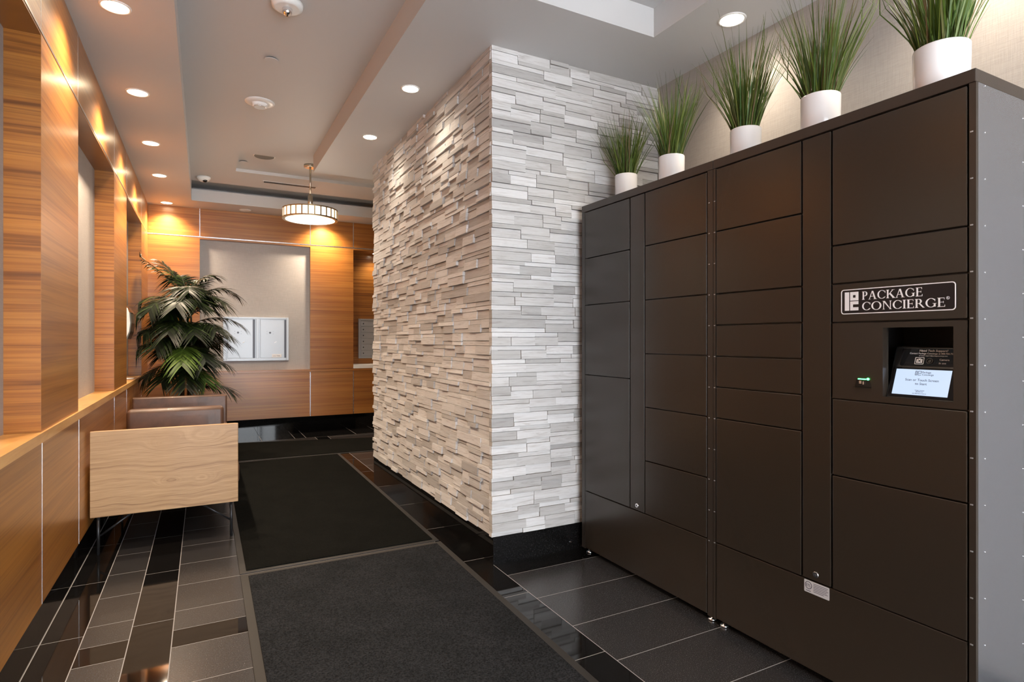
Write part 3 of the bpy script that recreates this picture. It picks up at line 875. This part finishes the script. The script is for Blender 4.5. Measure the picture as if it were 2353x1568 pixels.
# ------------------------------------------------------------------ grass pots
def grass_pot(x, y, d, ztop, hh, n, seed, label):
    rg = random.Random(seed)
    t = thing('potted_grass', (x, y, ZL + .001), label, 'potted plant', 'potted grasses on the lockers')
    r = d / 2; h = ztop - ZL - .001
    MB().lathe((x, y, ZL + .001), [(r * .93, 0), (r * .96, .004), (r, h - .003), (r - .001, h), (r - .005, h), (r - .006, h - .02)], 48, cap=False).build('pot', M['white_gloss'], t)
    MB().lathe((x, y, ZL + .001), [(r * .9, .002), (r - .006, h - .018)], 32).build('filler', M['soil'], t)
    gm = MB()
    for i in range(n):
        a = rg.uniform(0, 2 * math.pi); q = math.sqrt(rg.random())
        r0 = q * (r - .016)
        base = Vector((x + r0 * math.cos(a), y + r0 * math.sin(a), ztop - .025))
        a2 = a + rg.gauss(0, .5)
        out = Vector((math.cos(a2), math.sin(a2), 0))
        L = hh * rg.uniform(.62, 1.0) * (1.0 - .25 * max(0, q - .6))
        if rg.random() < .25: L *= .6
        sp_ = rg.uniform(.05, .30) * (.35 + q) * 1.25
        if rg.random() < .10: sp_ *= 1.5
        drp = rg.uniform(.0, .10)
        wd = rg.uniform(.0013, .0028)
        side = Vector((-out.y, out.x, 0)); side = (side * math.cos(.6 * (i % 3)) + out * math.sin(.6 * (i % 3))).normalized()
        le, ri = [], []
        for k in range(6):
            s_ = k / 5
            p = base + out * (L * sp_ * (s_ * .75 + s_ * s_ * .45)) + Vector((0, 0, L * (s_ - drp * s_ ** 3)))
            p.x = min(p.x, XR - .01)
            p.y = max(y - .165, min(y + .165, p.y))
            if y > 2.3: p.y = min(p.y, YS - .03)
            wk = wd * (1 - s_ ** 2.2) + .0003
            le.append(p - side * wk); ri.append(p + side * wk)
        gm.strip(le, ri)
    gm.build('grass', M['grass'], t)
grass_pot(2.180, 2.690, .130, 2.181, .40, 300, 1, 'potted grass at the far end of the lockers against the stone wall')
grass_pot(2.150, 2.285, .132, 2.172, .45, 300, 2, 'second potted grass from the stone wall, left of the small white box')
grass_pot(2.130, 1.800, .132, 2.154, .49, 300, 3, 'middle of the five potted grasses, above the near locker left doors')
grass_pot(2.100, 1.425, .142, 2.155, .46, 300, 4, 'fourth potted grass from the stone wall, right of the ceiling downlight')
grass_pot(2.050, .985, .152, 2.136, .46, 300, 5, 'potted grass nearest the camera, above the sign end of the near locker')

# ------------------------------------------------------------------ post boxes on the end wall
t = thing('parcel_mailbox', (.595, NB, .955), 'silver two-door parcel mailbox on the grey panel behind the palm', 'mailbox')
x0, x1, z0, z1 = .213, .980, .957, 1.513
mb = MB(); yf = NB - .030
mb.box(x0, x1, yf + .012, NB, z0, z1)
for q in ((x0, x0 + .035, z0, z1), (x1 - .030, x1, z0, z1), (x0 + .035, x1 - .030, z1 - .022, z1), (x0 + .035, x1 - .030, z0, z0 + .030), (.590, .622, z0 + .03, z1 - .022)):
    mb.box(q[0], q[1], yf, yf + .014, q[2], q[3])
mb.build('frame', M['silver'], t, .002)
for a in (.266, .640):
    dw = .285
    d_ = MB().box(a, a + dw, yf + .004, yf + .014, z0 + .036, z1 - .030).build('door', M['silver'], t, .002)
    MB().box(a + dw + .003, a + dw + .026, yf + .0035, yf + .013, z0 + .034, z1 - .030).build('hinge_channel', M['silver_dark'], d_)
    lx, lz = a + .115, z0 + .358
    MB().lathe((lx, yf + .004, lz), [(.010, -.006), (.012, -.002), (.012, .001)], 20, axis='y').build('lock', M['silver_dark'], d_)
    dots = MB()
    for ux in (-.036, .036):
        for uz in (-.016, .016): dots.lathe((lx + ux, yf + .004, lz + uz), [(.003, -.001), (.003, .001)], 8, axis='y')
    dots.build('screw_dots', M['silver_dark'], d_)
    MB().prism([(lx + .050, yf + .0025, lz - .135), (lx + .078, yf + .0025, lz - .118), (lx + .076, yf + .0025, lz - .112), (lx + .050, yf + .0025, lz - .126)], (0, .002, 0)).build('sticker', M['white_print'], d_)
lb_ = MB().box(.778, .892, yf + .0025, yf + .005, z0 + .040, z0 + .082).build('mail_label', M['white_print'], t)
text_mb([('U.S. MAIL', frame_mat((.835, yf + .0024, z0 + .053), (1, 0, 0), (0, 0, 1)), 0, 0, .016, 'C', .095)]).build('mail_lettering', M['ink'], lb_)

t = thing('apartment_mailboxes', (2.2, NR, .96), 'grey bank of small locked mailboxes in the timber niche, half hidden by stone', 'mailbox')
x0, x1, z0, z1 = 1.953, 2.45, .960, 1.525; yf = NR - .025
mb = MB(); mb.box(x0, x1, yf + .010, NR, z0, z1)
for q in ((x0, x0 + .028, z0, z1), (x1 - .028, x1, z0, z1), (x0 + .028, x1 - .028, z1 - .024, z1), (x0 + .028, x1 - .028, z0, z0 + .028)): mb.box(q[0], q[1], yf, yf + .012, q[2], q[3])
mb.build('frame', M['silver'], t, .002)
hh = (z1 - z0 - .056) / 6
for k in range(6):
    za = z0 + .030 + k * hh
    d_ = MB().box(x0 + .036, x1 - .036, yf + .003, yf + .012, za + .003, za + hh - .003).build('mailbox_door', M['silver'], t, .002)
    MB().lathe((x0 + .070, yf + .003, za + hh * .5), [(.007, -.004), (.009, 0)], 14, axis='y').build('lock', M['silver_dark'], d_)
    
# ------------------------------------------------------------------ dispenser and tray in the far niche
t = thing('wall_dispenser', (XN, 6.58, 1.23), 'white and dark grey rounded dispenser mounted in the far timber niche', 'dispenser')
ya, yb = 6.42, 6.74
def dprof(x_off):
    return [(XN + .001, 1.235), (XN + .070 + x_off, 1.232), (XN + .092 + x_off, 1.30), (XN + .100 + x_off, 1.38), (XN + .094 + x_off, 1.46), (XN + .078 + x_off, 1.515), (XN + .045, 1.545), (XN + .001, 1.548)]
MB().prism([(a, ya, b) for a, b in dprof(0)], (0, yb - ya, 0)).build('body', M['white'], t, .006)
cp = [(XN + .062, 1.229), (XN + .074, 1.229), (XN + .097, 1.30), (XN + .105, 1.38), (XN + .099, 1.47), (XN + .090, 1.475), (XN + .096, 1.38), (XN + .088, 1.30)]
MB().prism([(a, ya - .002, b) for a, b in cp], (0, yb - ya + .004, 0)).build('front_cover', M['disp_grey'], t)
cp = [(XN + .086, 1.478), (XN + .101, 1.478), (XN + .086, 1.520), (XN + .055, 1.549), (XN + .045, 1.545), (XN + .076, 1.514)]
MB().prism([(a, ya + .004, b) for a, b in cp], (0, yb - ya - .008, 0)).build('chrome_strip', M['chrome'], t)
tr = MB().lathe((-.632, 6.60, .8485), [(.036, 0), (.046, .010), (.048, .010), (.040, .003)], 28, cap=False)
tr.lathe((-.632, 6.60, .8485), [(.038, .001), (.039, .003)], 28)
tag(tr.build('drip_tray', M['white'], None), 'small white drip tray on the ledge under the wall dispenser', 'tray')

# ------------------------------------------------------------------ sofa
SX0, SX1, SY0, SY1, SZ0, SZ1 = -.566, .190, 4.0, 6.27, .216, .703
t = thing('lounge_sofa', ((SX0 + SX1) / 2, (SY0 + SY1) / 2, 0), 'two-seat brown leather sofa with a light oak end panel by the timber wall', 'sofa')
MB().box(SX0, SX1, SY0, SY0 + .022, SZ0, SZ1).build('end_panel', M['oak'], t, .003)
MB().box(SX0 + .012, SX1 - .010, SY0 + .024, SY0 + .052, SZ0 + .01, SZ1 - .003).build('end_panel_lining', M['oak'], t, .003)
def pad(name, x0, x1, y0, y1, z0, z1, bev=.03):
    o = MB().box(x0, x1, y0, y1, z0, z1).build(name, M['leather'], t, bev, 4)
    for p in o.data.polygons: p.use_smooth = True
    return o
pad('center_arm', SX0 + .066, SX1 - .050, 5.055, 5.175, .30, .706, .028)
pad('far_arm', SX0 + .002, SX1 + .006, 6.16, 6.245, SZ0 + .01, .702, .016)
MB().box(SX0, SX1, 6.247, 6.269, SZ0, SZ1 - .006).build('end_panel', M['oak'], t, .003)
MB().box(SX0 + .02, SX1 - .02, SY0 + .05, 6.18, SZ0 + .005, SZ0 + .085).build('seat_base', M['leather'], t, .01)
for a, b in ((4.06, 5.05), (5.18, 6.155)):
    pad('seat_cushion', SX0 + .13, SX1 + .012, a, b, SZ0 + .088, SZ0 + .235, .035)
    pad('back_cushion', SX0 + .006, SX0 + .13, a, b, SZ0 + .088, .500, .03)
for y in (SY0 + .024, 5.115, SY1 - .03):
    for x in (-.529, .152):
        MB().lathe((x, y, 0), [(.008, 0), (.008, SZ0 + .01)], 14).build('leg', M['black_metal'], t)
for y in (SY0 + .03, SY1 - .03):
    MB().tube([(-.522, y, .103), (-.36, y, .222)], .006, 8).build('brace', M['black_metal'], t)
    MB().tube([(.146, y, .103), (-.016, y, .222)], .006, 8).build('brace', M['black_metal'], t)

# ------------------------------------------------------------------ palm
PX, PY = -.165, 6.95
t = thing('potted_palm', (PX, PY, 0), 'tall dark green feather palm in the corner behind the sofa', 'potted plant')
MB().lathe((PX, PY, 0), [(.14, 0), (.19, .36), (.20, .37), (.185, .37), (.18, .33)], 36, cap=False).build('pot', M['black_gloss'], t)
MB().lathe((PX, PY, 0), [(.135, .01), (.178, .33)], 28).build('filler', M['soil'], t)
rp = random.Random(5)
stems = []
for k in range(6):
    a = k * 1.05
    bx_, by_ = PX + .06 * math.cos(a), PY + .06 * math.sin(a)
    tx_, ty_ = PX + .05 * math.cos(a + .4), PY + .05 * math.sin(a + .4)
    zt = (1.75, 1.45, 1.6, 1.2, 1.35, 1.05)[k]
    MB().tube([(bx_, by_, .33), ((bx_ + tx_) / 2, (by_ + ty_) / 2, zt * .6), (tx_, ty_, zt)], [.014, .011, .007], 8).build('stem', M['stem'], t)
M['palm_bright'] = leaf('young_palm_leaflets', [(0, (.035, .065, .010)), (.6, (.085, .150, .022)), (1, (.14, .21, .035))], .42)
def frond(z0, tip, lift, n=29, ll=.19, seed=0):
    z0 -= .10; lift *= .8
    rg = random.Random(seed)
    p0 = Vector((PX + rp.uniform(-.03, .03), PY + rp.uniform(-.03, .03), z0)); p3 = Vector(tip)
    h = p3 - p0
    p1 = p0 + Vector((h.x * .25, h.y * .25, max(h.z, 0) * .6 + lift))
    p2 = p0 + Vector((h.x * .72, h.y * .72, h.z * .75 + lift * .9))
    def B(s): return p0 * (1 - s) ** 3 + p1 * 3 * s * (1 - s) ** 2 + p2 * 3 * s * s * (1 - s) + p3 * s ** 3
    mb = MB(); N = 14
    mb.tube([B(k / N) for k in range(N + 1)], [.0045 * (1 - k / N) + .0012 for k in range(N + 1)], 5)
    for i in range(n):
        s = .22 + .78 * (i + .5) / n
        p = B(s); tg = (B(min(1, s + .02)) - B(s - .02)).normalized()
        sd = tg.cross(Vector((0, 0, 1)))
        sd = sd.normalized() if sd.length > .05 else Vector((1, 0, 0))
        upv = sd.cross(tg).normalized()
        Ln = ll * (1 - abs((s - .55) / .62) ** 2.0 * .75) * rg.uniform(.85, 1.12)
        for sg_ in (-1, 1):
            dr = (sd * sg_ * .78 + tg * (.42 + .5 * s) + upv * rg.uniform(.02, .22)).normalized()
            dq = rg.uniform(.22, .52)
            wv = tg.cross(dr); wv = dr.cross(wv).normalized()
            le, ri = [], []
            for k in range(5):
                u = k / 4
                q = p + dr * (Ln * u) + Vector((0, 0, -Ln * (.06 * u + dq * u * u)))
                q.x = max(q.x, XW + .012)
                wd = .0068 * math.sin(math.pi * (.18 + .80 * u)) * (1.0 if u < .99 else .1) + .0006
                le.append(q - wv * wd); ri.append(q + wv * wd)
            mb.strip(le, ri)
    return mb.build('frond', M['palm_bright'] if seed in (22, 28) else M['palm'], t)
def at(px, py, dy=0.0):      # crown spots measured off the plant, as metres from its stem
    return (PX + (px - 425) * .00412, PY + dy, 1.32 - (py - 760) * .00445)
fs = [(1.66, at(328, 592, .05), .02), (1.66, at(372, 600, .15), .04), (1.70, at(400, 636, .25), .20), (1.58, at(488, 628, .05), .16), (1.55, at(462, 636, .2), .14), (1.60, at(542, 672, .05), .22), (1.55, at(514, 700, -.2), .24),
      (1.55, at(316, 708, -.05), .26), (1.52, at(318, 732, -.25), .24), (1.50, at(352, 722, -.45), .28), (1.50, at(408, 712, -.55), .28), (1.45, at(452, 708, -.45), .26),
      (1.42, at(556, 748, -.05), .18), (1.35, at(532, 780, -.15), .18), (1.25, at(536, 804, .0), .16), (1.32, at(312, 778, -.1), .20), (1.30, at(340, 772, -.35), .22),
      (1.35, at(392, 770, -.55), .26), (1.32, at(446, 772, -.55), .26), (1.30, at(492, 762, -.45), .22), (1.15, at(322, 806, -.25), .20), (1.15, at(366, 800, -.5), .24),
      (1.12, at(420, 838, -.6), .28), (1.12, at(470, 830, -.5), .22), (1.0, at(524, 846, -.1), .16), (1.0, at(338, 868, -.2), .16), (1.0, at(376, 876, -.35), .18), (.98, at(428, 886, -.50), .24),
      (.95, at(470, 880, -.25), .16), (.75, at(528, 905, -.15), .16), (1.62, at(440, 668, .3), .2), (1.4, at(360, 690, .3), .2), (1.25, at(480, 800, .35), .2), (1.2, at(370, 820, .35), .2), (1.0, at(440, 850, .3), .2)]
rq = random.Random(12)
for q_ in range(28):
    zt = rq.uniform(1.05, 1.62) if q_ < 16 else rq.uniform(1.30, 1.66)
    fs.append((zt, (PX + rq.uniform(-.30, .36), PY + rq.uniform(-.5, .35), zt + rq.uniform(-.25, .12)), rq.uniform(.12, .26)))
for i, (z0, tip, lift) in enumerate(fs): frond(z0, tip, lift, ll=.24 if i not in (12, 13, 14, 24) else .19, seed=i)
